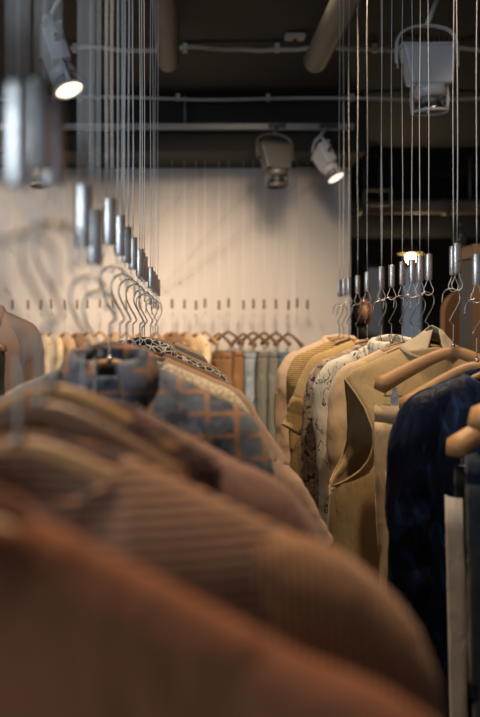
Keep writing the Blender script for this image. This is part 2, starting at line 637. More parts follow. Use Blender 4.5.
# ------------------------------------------------------------------ the back room on the right
pd = 8.6
pr = MB().tube([(PX(352, pd) - .3, pd, PZ(207, pd)), (PX(560, pd), pd, PZ(207, pd))], .07, 20).build('ventilation_pipe', simple('pipe_tan', (0.30, 0.22, 0.14), .5, vary=.1))
tag(pr, 'tan horizontal pipe high in the dark room beyond the white wall', 'pipe')
for px in (357, 445, 500):
    MB().tube([(PX(px, pd) - .03, pd, PZ(207, pd)), (PX(px, pd) + .03, pd, PZ(207, pd))], .085, 20).build('pipe_coupling', simple('pipe_grey', (0.16, .15, .13), .5), pr)
for px in (380, 470):
    MB().tube([(PX(px, pd), pd, PZ(207, pd)), (PX(px, pd), pd, CEIL)], .008, 6).build('pipe_hanger', M_rail, pr)
fb = MB()
X0, X1, Z0, Z1 = PX(363, 8.4), PX(392, 8.4), PZ(206, 8.4), PZ(189, 8.4)
for a, b in (((X0, Z0), (X1, Z0 + .022)), ((X0, Z1 - .022), (X1, Z1)), ((X0, Z0), (X0 + .022, Z1)), ((X1 - .022, Z0), (X1, Z1))):
    fb.box((a[0], 8.38, a[1]), (b[0], 8.42, b[1]))
fo = fb.build('pipe_bracket', M_cable, smooth=False)
for X in (X0 + .011, X1 - .011):
    MB().tube([(X, 8.4, Z1), (X, 8.4, CEIL)], .006, 6).build('suspension_rod', M_rail, fo)
tag(fo, 'grey rectangular bracket frame in front of the tan pipe', 'bracket')

# dark cross beam under the pipe
struct('trim_3', MB().box((1.28, 9.4, PZ(236, 9.4)), (6.38, 9.7, PZ(214, 9.4))), M_dark)

# glowing globe lamp
gl = empty('globe_lamp', (PX(411, 9.0), 9.0, PZ(258, 9.0)))
tag(gl, 'small glowing globe lamp in the dark back room', 'lamp')
bm = bmesh.new()
bmesh.ops.create_uvsphere(bm, u_segments=20, v_segments=12, radius=.055)
me = bpy.data.meshes.new('globe')
bm.to_mesh(me)
bm.free()
me.materials.append(emis('globe_glow', (1.0, .80, .48), 9))
g = bpy.data.objects.new('globe', me)
COL.objects.link(g)
g.parent = gl
MB().tube([(0, 0, .04), (0, 0, .075), (0, 0, .12)], [.13, .10, .03], 24, caps=False).build('lamp_shade', simple('olive_enamel', (.20, .17, .06), .5), gl, solid=.004)
MB().tube([(0, 0, .11), (0, 0, CEIL - PZ(258, 9.0))], .004, 6).build('cord', M_dark, gl)
pl = bpy.data.lights.new('globe_light', 'POINT')
pl.energy, pl.color, pl.shadow_soft_size = 20, (1, .75, .45), .07
po = bpy.data.objects.new('globe_light', pl)
COL.objects.link(po)
po.parent = gl
po.location = (0, 0, -.075)

# mirror board leaning at the right, with a paddle in front and bottle on top
bd = 4.6
bx0, bx1 = PX(472, bd), PX(472, bd) + .75
ztop = PZ(244, bd)
br = empty('display_cabinet', ((bx0 + bx1) / 2, bd, 0))
tag(br, 'beige display cabinet with an orange wood top rail at the right edge', 'cabinet')
hw = (bx1 - bx0) / 2
bevel(MB().box((-hw + .02, 0, .06), (hw - .02, .30, ztop - .07)).build('panel', M_board, br, smooth=False), .004)
bevel(MB().box((-hw, -.02, ztop - .07), (hw, .32, ztop)).build('top_rail', M_boardw, br, smooth=False), .006)
bevel(MB().box((-hw, -.02, .06), (-hw + .045, .0, ztop - .07)).build('stile', M_boardw, br, smooth=False), .004)
bevel(MB().box((-hw + .03, .02, 0), (hw - .03, .28, .06)).build('plinth', M_dark, br, smooth=False), .004)
vz = empty('glass_bottle', (PX(467, bd), bd + .12, ztop))
tag(vz, 'dark round-shouldered bottle on top of the beige cabinet', 'bottle')
MB().tube([(0, 0, 0), (0, 0, .004), (0, 0, .045), (0, 0, .07), (0, 0, .085), (0, 0, .105)], [.028, .033, .035, .026, .013, .013], 20).build('bottle_body', simple('bottle_dark', (.04, .04, .04), .2), vz)
MB().tube([(0, 0, .10), (0, 0, .12)], .015, 14).build('stopper', M_lum2, vz)
# tan round-topped stool back
tb = empty('wooden_chair', (PX(456, 4.2), 4.2, 0), 0.9)
tag(tb, 'tan wooden chair with rounded back, standing beside the beige cabinet', 'chair')
zc = PZ(290, 4.2)
nseg = 14
out = [(-.09, .0)] + [(-.09 * math.cos(PI * k / nseg), .17 + .09 * math.sin(PI * k / nseg)) for k in range(nseg + 1)] + [(.09, 0)]
vs = [(a, -.012 + .03 * (a / .09) ** 2, zc - .27 + b) for a, b in out] + [(a, .012 + .03 * (a / .09) ** 2, zc - .27 + b) for a, b in out]
n_ = len(out)
fs = [tuple(range(n_)), tuple(range(2 * n_ - 1, n_ - 1, -1))] + [(i, (i + 1) % n_, n_ + (i + 1) % n_, n_ + i) for i in range(n_)]
bevel(mesh_obj('backrest', vs, fs, M_boardw, tb, smooth=False), .006)
for s in (-1, 1):
    MB().tube([(s * .06, .02, zc - .26), (s * .10, -.0, .72), (s * .15, .0, 0)], [.014, .016, .013], 10).build('leg', M_boardw, tb)
    MB().tube([(s * .13, -.34, .72), (s * .17, -.40, 0)], [.016, .013], 10).build('leg', M_boardw, tb)
bevel(MB().box((-.18, -.38, .72), (.18, .02, .755)).build('seat', M_boardw, tb, smooth=False), .012)


# person far in the back room
def skin_body(name, joints, edges, mat, parent, sub=2):
    me = bpy.data.meshes.new(name)
    me.from_pydata([j[0] for j in joints], edges, [])
    me.materials.append(mat)
    o = bpy.data.objects.new(name, me)
    COL.objects.link(o)
    o.parent = parent
    sk = o.modifiers.new('skin', 'SKIN')
    sk.use_smooth_shade = True
    for i, j in enumerate(joints):
        r = j[1]
        me.skin_vertices[0].data[i].radius = r if isinstance(r, tuple) else (r, r)
    me.skin_vertices[0].data[0].use_root = True
    s = o.modifiers.new('sub', 'SUBSURF')
    s.levels = s.render_levels = sub
    return o


def person():
    root = empty('person', (PX(362, 9.2), 9.2, 0), math.radians(-35))
    tag(root, 'person with reddish brown hair in dark clothes standing in the back room', 'person')
    skin = simple('skin', (.50, .27, .18), .6, vary=.05)
    J = [((0, 0, .93), (.14, .10)), ((0, 0, 1.12), (.125, .09)), ((0, .0, 1.32), (.15, .095)), ((0, .01, 1.42), (.09, .07)), ((0, 0, 1.49), .048),
         ((.17, 0, 1.38), .055), ((.21, .01, 1.12), .04), ((.19, -.10, .90), .03), ((.18, -.14, .83), (.032, .018)),
         ((-.17, 0, 1.38), .055), ((-.21, .01, 1.12), .04), ((-.19, -.10, .90), .03), ((-.18, -.14, .83), (.032, .018)),
         ((.09, 0, .86), .085), ((.10, -.01, .48), .058), ((.10, .02, .09), .04), ((.11, -.13, .035), (.04, .03)),
         ((-.09, 0, .86), .085), ((-.10, -.01, .48), .058), ((-.10, .02, .09), .04), ((-.11, -.13, .035), (.04, .03))]
    E = [(0, 1), (1, 2), (2, 3), (3, 4), (2, 5), (5, 6), (6, 7), (7, 8), (2, 9), (9, 10), (10, 11), (11, 12), (0, 13), (13, 14), (14, 15), (15, 16), (0, 17), (17, 18), (18, 19), (19, 20)]
    for s in (8, 12):
        hx = J[s][0]
        for k in range(4):
            a = len(J)
            J.append(((hx[0] + (k - 1.5) * .016, hx[1] - .035, hx[2] - .045 - .004 * (k % 3)), .009))
            J.append(((hx[0] + (k - 1.5) * .017, hx[1] - .03, hx[2] - .085 - .006 * (k % 3)), .007))
            E += [(s, a), (a, a + 1)]
        a = len(J)
        J.append(((hx[0] + .03, hx[1] - .03, hx[2] - .02), .010))
        E.append((s, a))
    skin_body('body', J, E, simple('dark_cloth', (.03, .03, .035), .9), root)
    # head
    bm = bmesh.new()
    bmesh.ops.create_uvsphere(bm, u_segments=32, v_segments=24, radius=1)
    for v in bm.verts:
        x, y, z = v.co
        w = .075 * (1 - .22 * max(0, -z))
        v.co = Vector((x * w, y * .095, z * .118 + 1.63))
        if y < -.2:
            f = math.exp(-((x / .16) ** 2)) * math.exp(-((z + .12) / .2) ** 2)
            v.co.y -= .022 * f
            for ex in (-.4, .4):
                v.co.y += .008 * math.exp(-(((x - ex) / .15) ** 2 + ((z - .08) / .12) ** 2))
            v.co.y -= .006 * math.exp(-((x / .3) ** 2 + ((z + .48) / .07) ** 2))
    me = bpy.data.meshes.new('head')
    bm.to_mesh(me)
    bm.free()
    me.materials.append(skin)
    me.polygons.foreach_set('use_smooth', [True] * len(me.polygons))
    h = bpy.data.objects.new('head', me)
    COL.objects.link(h)
    h.parent = root
    for s in (-1, 1):
        MB().tube([(s * .076, .0, 1.60), (s * .082, .005, 1.63), (s * .078, .005, 1.66)], [.008, .014, .010], 10).build('ear', skin, h)
        MB().tube([(s * .030 - .008, -.083, 1.642), (s * .03 + .008, -.083, 1.642)], .005, 8).build('eye', M_hole, h)
    MB().tube([(-.022, -.091, 1.573), (0, -.096, 1.571), (.022, -.091, 1.573)], [.003, .006, .003], 8).build('mouth', simple('lip', (.4, .12, .1), .5), h)
    bm = bmesh.new()
    bmesh.ops.create_uvsphere(bm, u_segments=32, v_segments=24, radius=1)
    dele = []
    for v in bm.verts:
        x, y, z = v.co
        n1 = noise.noise(Vector((x * 3, y * 3, z * 2))) * .06
        v.co = Vector((x * .092 * (1 + n1), y * .110 * (1 + n1) + .012, z * (.130 if z > 0 else .20) + 1.645))
        if y < -.35 and z < .42:
            dele.append(v)
    bmesh.ops.delete(bm, geom=dele, context='VERTS')
    me = bpy.data.meshes.new('hair')
    bm.to_mesh(me)
    bm.free()
    me.materials.append(simple('hair_red', (.20, .07, .03), .6, bump=.4, bscale=60))
    me.polygons.foreach_set('use_smooth', [True] * len(me.polygons))
    hr = bpy.data.objects.new('hair', me)
    COL.objects.link(hr)
    hr.parent = root


person()

# ------------------------------------------------------------------ cables, hangers, garments
ZA = -0.05      # hanger apex under the eye
_cab = {}


def cable(x, y, label, yaw=None, strands=1, group='steel cables holding the hangers', lean=0.0, seed=0, screw=True, r=.0013, steel=M_steel, dz=0.0):
    """origin: hook eye (bottom of the loop)."""
    zb = EYE + .082 + dz
    root = empty('hanging_cable', (x, y, zb), yaw if yaw is not None else random.uniform(-.5, .5))
    tag(root, label, 'cable', group)
    H = CEIL - zb
    rnd = random.Random(seed)
    key = ('f', screw)
    # ferrule .12-.19 above the eye -> local .038 .. .108
    f = MB()
    f.tube([(0, 0, .038), (0, 0, .040), (0, 0, .106), (0, 0, .108)], [.0088, .0098, .0098, .0092], 18, ry=[.0058, .0066, .0066, .0060], up=(1, 0, 0), caps=False)
    f.build('ferrule', steel, root, smooth=True)
    if screw:
        s = MB()
        s.tube([(0.001, -.0072, .066), (0.001, -.0060, .066)], .0017, 10)
        s.build('crimp_dimple', M_hole, root)
    loop = cat([(.003, 0, .040), (.008, 0, .024), (.013, 0, .012), (.009, 0, .002), (0, 0, -.002), (-.009, 0, .002), (-.013, 0, .012), (-.008, 0, .024), (-.003, 0, .040)], 4)
    MB().tube(loop, .0010, 6).build('loop', M_wire, root)
    for k in range(strands):
        off = (k - (strands - 1) / 2) * .008
        n = 7
        pts = [(off + math.sin(i * 1.7 + seed) * .0012 * (i > 0), math.cos(i * 2.3 + seed) * .001, .107 + (H - .107) * i / n) for i in range(n + 1)]
        pts[-1] = (off + lean, 0, H)
        MB().tube(cat(pts, 3), r, 6).build('wire', M_wire, root)
    return root


def hook_mb(flip=1, clips=False):
    f = flip
    pts = [(0, 0, -.012), (0, 0, .045), (0, 0, .052), (-.007 * f, 0, .058), (-.006 * f, 0, .066), (.011 * f, 0, .098), (.015 * f, 0, .112)]
    for a in range(0, 200, 20):
        t = math.radians(a)
        pts.append(((-.005 + .020 * math.cos(t)) * f, 0, .118 + .020 * math.sin(t)))
    pts.append((-.026 * f, 0, .100))
    return MB().tube(cat(pts, 3), .0017, 8)


def bar_z(x, slope):
    return -slope * (math.sqrt(x * x + .0009) - .03)


def hanger(x, y, label, yaw=0.0, hw=.17, slope=.5, thick=1.0, wd=None, flip=1, group='wooden hangers', clips=False, roll=0.0, dz=0.0, curve=.006):
    root = empty('coat_hanger', (x, y, EYE + ZA + dz), yaw)
    tag(root, label, 'hanger', group)
    wd = wd or M_wood
    n = 28
    pts, rz, ry = [], [], []
    for i in range(n + 1):
        u = -1 + 2 * i / n
        X = hw * u
        rr = (.0095 + .007 * abs(u) ** 1.5) * thick
        e = 1.0
        if abs(u) > .93:
            e = math.sqrt(max(0.02, 1 - ((abs(u) - .93) / .07) ** 2))
        rz.append(rr * e)
        ry.append((.007 + .012 * abs(u) ** 2) * e * thick)
        pts.append((X, -curve * u * u, bar_z(X, slope) - rr * 1.1))
    MB().tube(pts, rz, 18, ry=ry, up=(0, 0, 1)).build('shoulder_bar', wd, root)
    hook_mb(flip).build('hook', M_hook, root)
    MB().tube([(0, 0, -.006), (0, 0, .004)], [.006, .004], 12).build('hook_collar', M_hook, root)
    if clips:
        zz = bar_z(hw, slope) - .045
        MB().tube([(-hw * .88, 0, zz), (hw * .88, 0, zz)], .002, 8).build('clip_rail', M_clip, root)
        for s in (-1, 1):
            st = MB().tube([(s * hw * .86, 0, zz), (s * hw * .86, 0, zz + .045)], .002, 8).build('rail_stay', M_clip, root)
            cx = s * hw * .74
            c = MB()
            for q in (-1, 1):
                c.box((cx - .010, q * .004 - .001, zz - .034), (cx + .010, q * .004 + .001, zz + .004))
                c.box((cx - .006, q * .010 - .001, zz - .002), (cx + .006, q * .010 + .001, zz + .020))
            c.build('clip', M_clip, root, smooth=False)
    return root


ARM_F = ((0, 1), (.12, .90), (.25, .81), (.45, .735), (.60, .73), (.72, .77), (.83, .87), (.92, 1.01), (1, 1.18))
ARM_B = ((0, 1), (.12, .97), (.25, .93), (.45, .90), (.62, .92), (.78, 1.0), (.90, 1.10), (1, 1.18))


def tab(A, t):
    for (a, u), (b, v) in zip(A, A[1:]):
        if t <= b:
            f = (t - a) / (b - a)
            return u + (v - u) * f
    return A[-1][1]


def garment(x, y, mat, name, label, cat_, yaw=0.0, W_=.245, L=.75, slope=.5, T=.05, sleeve='long', neck=.075, ndepth=.05,
            collar=None, seed=1, folds=.012, smat=None, slen=.60, sr=.056, open_arm=None, hem=1.06, group=None,
            sflare=0.0, sout=.0, cuff=False, dz=0.0, drop=0.0, buttons=None, cmat=None, placket=False, lift=.011, nwid=40):
    root = empty(name, (x, y, EYE + ZA + dz), yaw)
    tag(root, label, cat_, group)
    smat = smat or mat
    E_ = W_
    if sleeve:
        W_ = E_ - sr * .75
    else:
        W_ = E_
    rnd = random.Random(seed)
    ph = [rnd.uniform(0, 6.28) for _ in range(8)]
    fq = [rnd.uniform(9, 15), rnd.uniform(20, 32), rnd.uniform(40, 55)]

    def top(X, side):
        z = bar_z(X, slope) + lift - drop
        if abs(X) < neck:
            dep = ndepth * (1.0 if side < 0 else .25)
            z -= dep * (1 - (X / neck) ** 2) ** .7
        if abs(X) > W_ * .9:
            z -= (abs(X) - W_ * .9) * .6
        return z
    nu, nk = nwid, (64 if open_arm else 30)
    verts, faces, edges = [], [], {}
    for side in (-1, 1):
        b = len(verts)
        for k in range(nk + 1):
            s = (k / nk) ** 1.35
            for i in range(nu + 1):
                u = -1 + 2 * i / nu
                wS = W_ * (1 - .06 * min(1, s / .12) + (hem - 1 + .06) * max(0, s - .1))
                if open_arm:
                    q = s * L
                    if q < open_arm:
                        wS = W_ * tab(ARM_F if side < 0 else ARM_B, q / open_arm)
                    else:
                        wS = W_ * (1.18 + .1 * (q - open_arm))
                X0 = u * W_
                zt_ = top(X0, side)
                z = zt_ * (1 - s) + (-L) * s
                X = u * wS
                th = T * min(1, (s / .13) ** .55)
                if abs(X0) < neck:
                    th = max(th, T * .8 * (1 - (X0 / neck) ** 2) ** .4)
                prof = max(0.0, 1 - abs(u) ** 2.6) ** .5
                if open_arm and s * L < open_arm:
                    a = math.sin(PI * min(1, s * L / open_arm)) ** .45
                    prof = max(prof, .95 * a)
                amp = folds * min(1, s * 3.0 + .12)
                fo = amp * (math.sin(fq[0] * X0 + ph[0] + 2 * s) + .55 * math.sin(fq[1] * X0 + ph[1] - 3 * s + side) + .22 * math.sin(fq[2] * X0 + ph[2] + side * 2))
                fo += .5 * amp * noise.noise(Vector((X0 * 9, side * 3 + seed, s * 7)))
                if k == 0 and abs(X0) >= neck:
                    th = 0
                y_ = side * th * prof + fo * (.15 + .85 * min(1, s * 2))
                xo = .006 * min(1, s * 3) * noise.noise(Vector((s * 6, side, seed + u)))
                verts.append(Vector((X + xo, y_, z)))
                if open_arm and i in (0, nu) and s * L <= open_arm * 1.02:
                    edges.setdefault((side, i), []).append(verts[-1].copy())
        for k in range(nk):
            for i in range(nu):
                a = b + k * (nu + 1) + i
                faces.append((a, a + 1, a + nu + 2, a + nu + 1))
    # weld the sides where the two sheets meet
    me = bpy.data.meshes.new('torso')
    me.from_pydata([tuple(v) for v in verts], [], faces)
    me.materials.append(mat)
    bm = bmesh.new()
    bm.from_mesh(me)
    bmesh.ops.remove_doubles(bm, verts=bm.verts, dist=.004)
    bmesh.ops.recalc_face_normals(bm, faces=bm.faces)
    bm.to_mesh(me)
    bm.free()
    me.polygons.foreach_set('use_smooth', [True] * len(me.polygons))
    tor = bpy.data.objects.new('torso', me)
    COL.objects.link(tor)
    tor.parent = root
    so = tor.modifiers.new('solid', 'SOLIDIFY')
    so.thickness = .0022
    so.offset = 0
    for k_, pts_ in edges.items():
        MB().tube(cat(pts_, 2), .0032, 8, ry=.0022).build('armhole_binding', mat, root)
    # sleeves
    if sleeve:
        for sd in (-1, 1):
            r0 = sr
            P = [(E_ - r0 * 3.2, 0, top(E_ - r0 * 3.2, 1) - r0 * .75), (E_ - r0 * 2.3, 0, top(E_ - r0 * 2.3, 1) - r0 * .75), (E_ - r0 * 1.45, 0, top(E_ - r0 * 1.45, 1) - r0 * .92), (E_ - r0 * 1.03, 0, top(E_ - r0 * 1.1, 1) - r0 * 1.6), (E_ - r0 * .98 + sout * .3, 0, top(E_ - r0 * 1.1, 1) - r0 * 2.6)]
            z2 = top(E_ - r0 * 1.1, 1) - r0 * .4
            R = [r0 * .30, r0 * .58, r0 * .90, r0 * 1.0, r0 * 1.0]
            Y = [T * .25, T * .48, T * .72, T * .85, T * .88]
            m = 9
            for k in range(1, m + 1):
                t = k / m
                P.append((E_ - r0 * .98 + sout * (.3 + .7 * t) + .008 * math.sin(3 * t + ph[3]), .012 * math.sin(2.5 * t + ph[4]), z2 - r0 * 2.2 - slen * t))
                R.append(r0 * (1 - .28 * t) * (1 + sflare * t))
                Y.append(T * .88 * (1 - .22 * t) * (1 + sflare * t))
            PP = cat(P, 4)
            N = len(PP)
            def lerp(A, i):
                f = i / 4
                j = min(int(f), len(A) - 2)
                return A[j] * (1 - (f - j)) + A[j + 1] * (f - j)
            RR = [lerp(R, i) for i in range(N)]
            YY = [lerp(Y, i) for i in range(N)]
            if sd < 0:
                PP = [Vector((-p.x, p.y, p.z)) for p in PP]
            mb = MB().tube(PP, RR, 26, ry=YY, up=(1, 0, .001) if False else None, caps=False)
            # frame: keep u horizontal-ish, then wrinkle the surface
            for vi, v in enumerate(mb.v):
                i = vi // 26
                t = i / N
                nn = noise.noise(Vector((v.x * 22, v.y * 22, v.z * 13 + seed)))
                n2 = noise.noise(Vector((v.x * 50, v.y * 50, v.z * 60 + seed)))
                c = PP[i]
                d = (v - c)
                if d.length > 0:
                    v += d.normalized() * (nn * .011 + n2 * .003) * min(1, t * 2)
            so_ = mb.build('sleeve', smat, root, solid=.0022)
            if cuff:
                e = PP[-1]
                MB().tube([e + Vector((0, 0, .05)), e + Vector((0, 0, .0)), e + Vector((0, 0, -.004))], [RR[-1] + .004] * 3, 20, ry=[YY[-1] + .004] * 3, up=(1, 0, 0), caps=False).build('cuff', cmat or smat, so_, solid=.003)
    # collar
    if collar == 'funnel':
        vs, fs = [], []
        nn_, hh = 40, 5
        for i in range(nn_ + 1):
            a = -PI / 2 + math.radians(20) + (2 * PI - math.radians(40)) * i / nn_
            ca, sa = math.cos(a), math.sin(a)
            for j in range(hh + 1):
                t = j / hh
                zb = bar_z(neck * ca, slope) + .012 - (.05 * max(0, -sa) ** 1.5)
                k = 1.12 - .80 * t ** .8
                lean = .012 * t
                vs.append((neck * ca * k + lean, T * .75 * sa * k, zb * (1 - t) + t * (.046 + .004 * sa - .012 * abs(ca))))
        m = hh + 1
        for i in range(nn_):
            for j in range(hh):
                a = i * m + j
                fs.append((a, a + 1, a + m + 1, a + m))
        mesh_obj('collar', vs, fs, cmat or mat, root, solid=.0025)
    elif collar:
        hgt, fall, stand = collar
        vs, fs = [], []
        nn_ = 36
        prof = [(0, 0), (.006, stand), (-.002, stand + .008), (-.012, stand), (-.016 - fall * .35, stand - fall)]
        for i in range(nn_ + 1):
            a = -PI / 2 + math.radians(14) + (2 * PI - math.radians(28)) * i / nn_
            ca, sa = math.cos(a), math.sin(a)
            bx_, by_ = neck * .98 * ca, T * .72 * sa
            side = -1 if sa < 0 else 1
            zb = top(bx_ if abs(bx_) < neck else neck, side) * 1.0
            zb = bar_z(bx_, slope) - drop - (ndepth * (1 - (bx_ / neck) ** 2) ** .7 * (1.0 if sa < 0 else .25))
            point = 1 + hgt * math.exp(-((i if i < nn_ / 2 else nn_ - i) / 3.0) ** 2)
            for j, (o_, z_) in enumerate(prof):
                k = 1 - o_ / .075
                ext = point if j == 4 else 1
                vs.append((bx_ * (1 - (o_ * ext) / neck * 1.0), by_ * (1 - (o_ * ext) / (T * .72) * .5), zb + (z_ if j < 4 else stand - fall * ext)))
        m = len(prof)
        for i in range(nn_):
            for j in range(m - 1):
                a = i * m + j
                fs.append((a, a + 1, a + m + 1, a + m))
        mesh_obj('collar', vs, fs, cmat or mat, root, solid=.0025)
    if placket:
        ys = []
        b = MB()
        for k in range(14):
            z = -.07 - ndepth - (L - .1 - ndepth) * k / 13
            b.v.append(Vector((-.016, -T - .008, z)))
            b.v.append(Vector((.016, -T - .008, z)))
        b.f = [(2 * k, 2 * k + 1, 2 * k + 3, 2 * k + 2) for k in range(13)]
        b.build('placket', smat, root, solid=.004)
        for k in range(5):
            MB().tube([(0, -T - .010, -.12 - ndepth - .11 * k), (0, -T - .0135, -.12 - ndepth - .11 * k)], .006, 12).build('button', buttons or M_woodd, root)
    return root


def trousers(x, y, mat, label, yaw=0.0, w=.19, L=1.0, z0=-.175, T=.03, band=None, bandh=.04, seed=3, group=None, name='trousers', hipmat=None, leg_w=None, stripe=None):
    root = empty(name, (x, y, EYE + z0), yaw)
    tag(root, label, 'trousers', group)
    rnd = random.Random(seed)
    ph = rnd.uniform(0, 6)

    def tube_(c0, c1, za, zb, r0, r1, t0, t1, n=14):
        pts = [(c0 + (c1 - c0) * i / n, 0, za + (zb - za) * i / n) for i in range(n + 1)]
        mb = MB().tube(pts, [r0 + (r1 - r0) * i / n for i in range(n + 1)], 28, ry=[t0 + (t1 - t0) * i / n for i in range(n + 1)], up=(1, 0, 0), caps=False)
        for v in mb.v:
            d = noise.noise(Vector((v.x * 16, v.y * 16 + seed, v.z * 4))) * .014 + .006 * math.sin(v.x * 60 + ph + v.z * 3)
            v.y += d * min(1, abs(v.z) * 6)
            v.x += d * .4 * min(1, abs(v.z) * 6)
        return mb
    hip = tube_(0, 0, -bandh, -.36, w * 1.0, w * .97, T * 1.02, T * .95).build('hips', hipmat or mat, root, solid=.002)
    for s in (-1, 1):
        tube_(s * w * .47, s * w * .48, -.16, -L, w * .49, w * .42, T * .80, T * 1.0).build('leg', mat, root, solid=.002)
    MB().tube([(0, 0, .002), (0, 0, -bandh)], w, 30, ry=T, up=(1, 0, 0), caps=False).build('waistband', band or mat, root, solid=.004)
    for k in (-.6, -.2, .2, .6):
        MB().box((k * w - .005, -T * math.sqrt(1 - k * k) * 1.04 - .005, -bandh - .004), (k * w + .005, -T * math.sqrt(1 - k * k) * 1.04 + .0, .004)).build('belt_loop', band or mat, root, smooth=False)
    if stripe:
        for s in (-1, 1):
            b = MB()
            n = 16
            for i in range(n + 1):
                z = -bandh - (L - bandh) * i / n
                xx = s * (w * 1.04 - (w * .12) * i / n + .004)
                b.v += [Vector((xx - s * .016, -T * .60 - .010 + .004 * math.sin(i + ph), z)), Vector((xx - s * .006, -T * .50 - .006, z)), Vector((xx + s * .004, -.006, z)), Vector((xx + s * .003, .008, z))]
            for i in range(n):
                for j in range(3):
                    a = i * 4 + j
                    b.f.append((a, a + 1, a + 5, a + 4))
            b.build('side_panel', stripe, root, solid=.003)
    return root


XL, XR = -.113, .652

# ---- cloth materials
C_rust = cloth('rust_wool', (.215, .080, .036), sheen=.12, weave=260)
C_cord = cloth('corduroy', (.50, .25, .11), 'rib_v', (.07, .045, .035), 56, sheen=.15)
C_cordh = cloth('corduroy_body', (.40, .205, .105), 'rib_h', (.12, .09, .085), 46, sheen=.1)
C_mauve = cloth('mauve_wool', (.20, .115, .092), sheen=.15)
C_lacedk = cloth('dark_lace', (.07, .038, .032), 'lace', (.20, .11, .08), 70)
C_plaid = cloth('plaid_flannel', (.10, .115, .145), 'plaid', (.27, .135, .07), 7.5)
C_lacecr = cloth('cream_lace', (.58, .50, .38), 'lace', (.36, .29, .20), 80)
C_pinktan = cloth('pink_tan_cotton', (.48, .30, .19), 'rib_v', (.42, .26, .165), 150)
C_lattice = cloth('black_lattice', (.018, .018, .02), 'lattice', (.46, .42, .36), 62)
C_brown = cloth('brown_cotton', (.16, .085, .045))
C_brown2 = cloth('brown_jacket', (.23, .13, .07))
C_dkblue = cloth('blue_grey_cotton', (.085, .105, .14))
C_taupe = cloth('taupe_cotton', (.30, .20, .14))
C_cream = cloth('cream_pink_cotton', (.80, .56, .37))
C_yellow = cloth('yellow_pleated', (.62, .42, .17), 'rib_h', (.26, .17, .06), 40)
C_khaki = cloth('khaki_cotton', (.50, .335, .14))
C_floral = cloth('floral_chiffon', (.30, .22, .16), 'floral', (.48, .36, .26), 44)
C_white = cloth('white_scribble', (.66, .60, .50), 'scribble', (.03, .03, .03), 24)
C_beige = cloth('beige_linen', (.58, .42, .25))
C_olive = cloth('olive_khaki_linen', (.44, .315, .155), sheen=.1)
C_velvet = cloth('navy_velvet', (.003, .007, .022), 'velvet', (.014, .040, .13), 34, sheen=.06, rough=.42)
C_panbeige = cloth('cream_trouser', (.68, .49, .29))
C_blk = cloth('black_cloth', (.014, .013, .013))
C_ltgrey = cloth('pale_grey_cloth', (.46, .44, .41))
C_denimd = cloth('dark_denim', (.012, .020, .034), 'denim', (.022, .034, .055), 60)
C_jeansl = cloth('light_denim', (.36, .42, .47), 'denim', (.20, .26, .32), 22)
C_jeansb = cloth('blue_denim', (.16, .22, .29), 'denim', (.09, .13, .19), 22)
C_greyg = cloth('grey_green_cotton', (.19, .185, .155))
C_tan = cloth('tan_cotton', (.48, .33, .19))
C_creamb = cloth('cream_cotton', (.68, .54, .34))
C_brnt = cloth('brown_twill', (.26, .13, .055))
C_pinkcoat = cloth('pale_pink_coat', (.60, .42, .34))
C_char = cloth('charcoal_coat', (.06, .06, .065))


def hung(x, y, what, **k):
    """cable above a hanger"""
    return cable(x, y, 'steel cable with grey ferrule holding ' + what, **k)


# ---- left rack, nearest first
GL = 'garments on the left rack'
GLC = 'steel cables above the left rack'
GLH = 'wooden hangers on the left rack'


def left(y, what, strands=2, hw=.135, yaw=0.0, wd=None, dx=0.0, flip=-1, tilt=0.0, screw=False, hl=None, slope=.5, dz=0.0, thick=.6):
    hung(XL + dx, y, what, strands=strands if y < 1.9 else 1, r=.0011, group=GLC, screw=screw, seed=int(y * 100), yaw=random.uniform(-.25, .35) + tilt, dz=dz)
    hanger(XL + dx, y, hl or ('wooden hanger inside ' + what), hw=hw, yaw=yaw, wd=wd, group=GLH, flip=flip, slope=slope, dz=dz, thick=thick, curve=0.0)


left(.42, 'the rust brown wool coat nearest the camera', slope=.55, dz=-.035)
garment(XL, .42, C_rust, 'wool_coat', 'plain rust brown wool coat nearest the camera, filling the lower left corner', 'coat', W_=.275, T=.045, L=.95, slope=.55, seed=11, folds=.030, sr=.062, neck=.045, ndepth=.008, dz=-.038, drop=.0, group=GL)
left(.61, 'the ribbed brown corduroy jacket', slope=.50, dz=-.026)
garment(XL, .615, C_cordh, 'corduroy_jacket', 'light brown ribbed corduroy jacket behind the plain rust coat', 'jacket', W_=.292, T=.052, L=.75, slope=.49, dz=-.026, seed=5, folds=.012, smat=C_cord, sr=.064, slen=.5, neck=.07, group=GL, cmat=C_cord, cuff=True)
left(.77, 'the dark brown lace blouse', hw=.11, slope=.64)
garment(XL, .775, C_lacedk, 'lace_blouse', 'dark brown lace blouse between the corduroy jacket and the mauve coat', 'blouse', W_=.145, T=.035, L=.62, slope=.66, seed=9, sleeve=None, ndepth=.06, drop=.0, neck=.07, group=GL)
left(1.0, 'the mauve brown coat', hw=.12, slope=.56, dz=-.034)
garment(XL, 1.0, C_mauve, 'wool_coat', 'smooth mauve brown coat with broad round sleeve behind the corduroy jacket', 'coat', W_=.28, T=.055, L=.95, slope=.55, dz=-.034, seed=21, folds=.010, sr=.066, neck=.07, group=GL)
left(1.13, 'the blue grey shirt', slope=.64, hw=.11, dz=-.045)
garment(XL, 1.135, C_dkblue, 'cotton_shirt', 'blue grey shirt with low round neck just behind the mauve coat', 'shirt', W_=.20, T=.045, L=.72, slope=.64, seed=23, sr=.045, neck=.065, ndepth=.03, dz=-.045, group=GL)
left(1.35, 'the orange and navy plaid shirt')
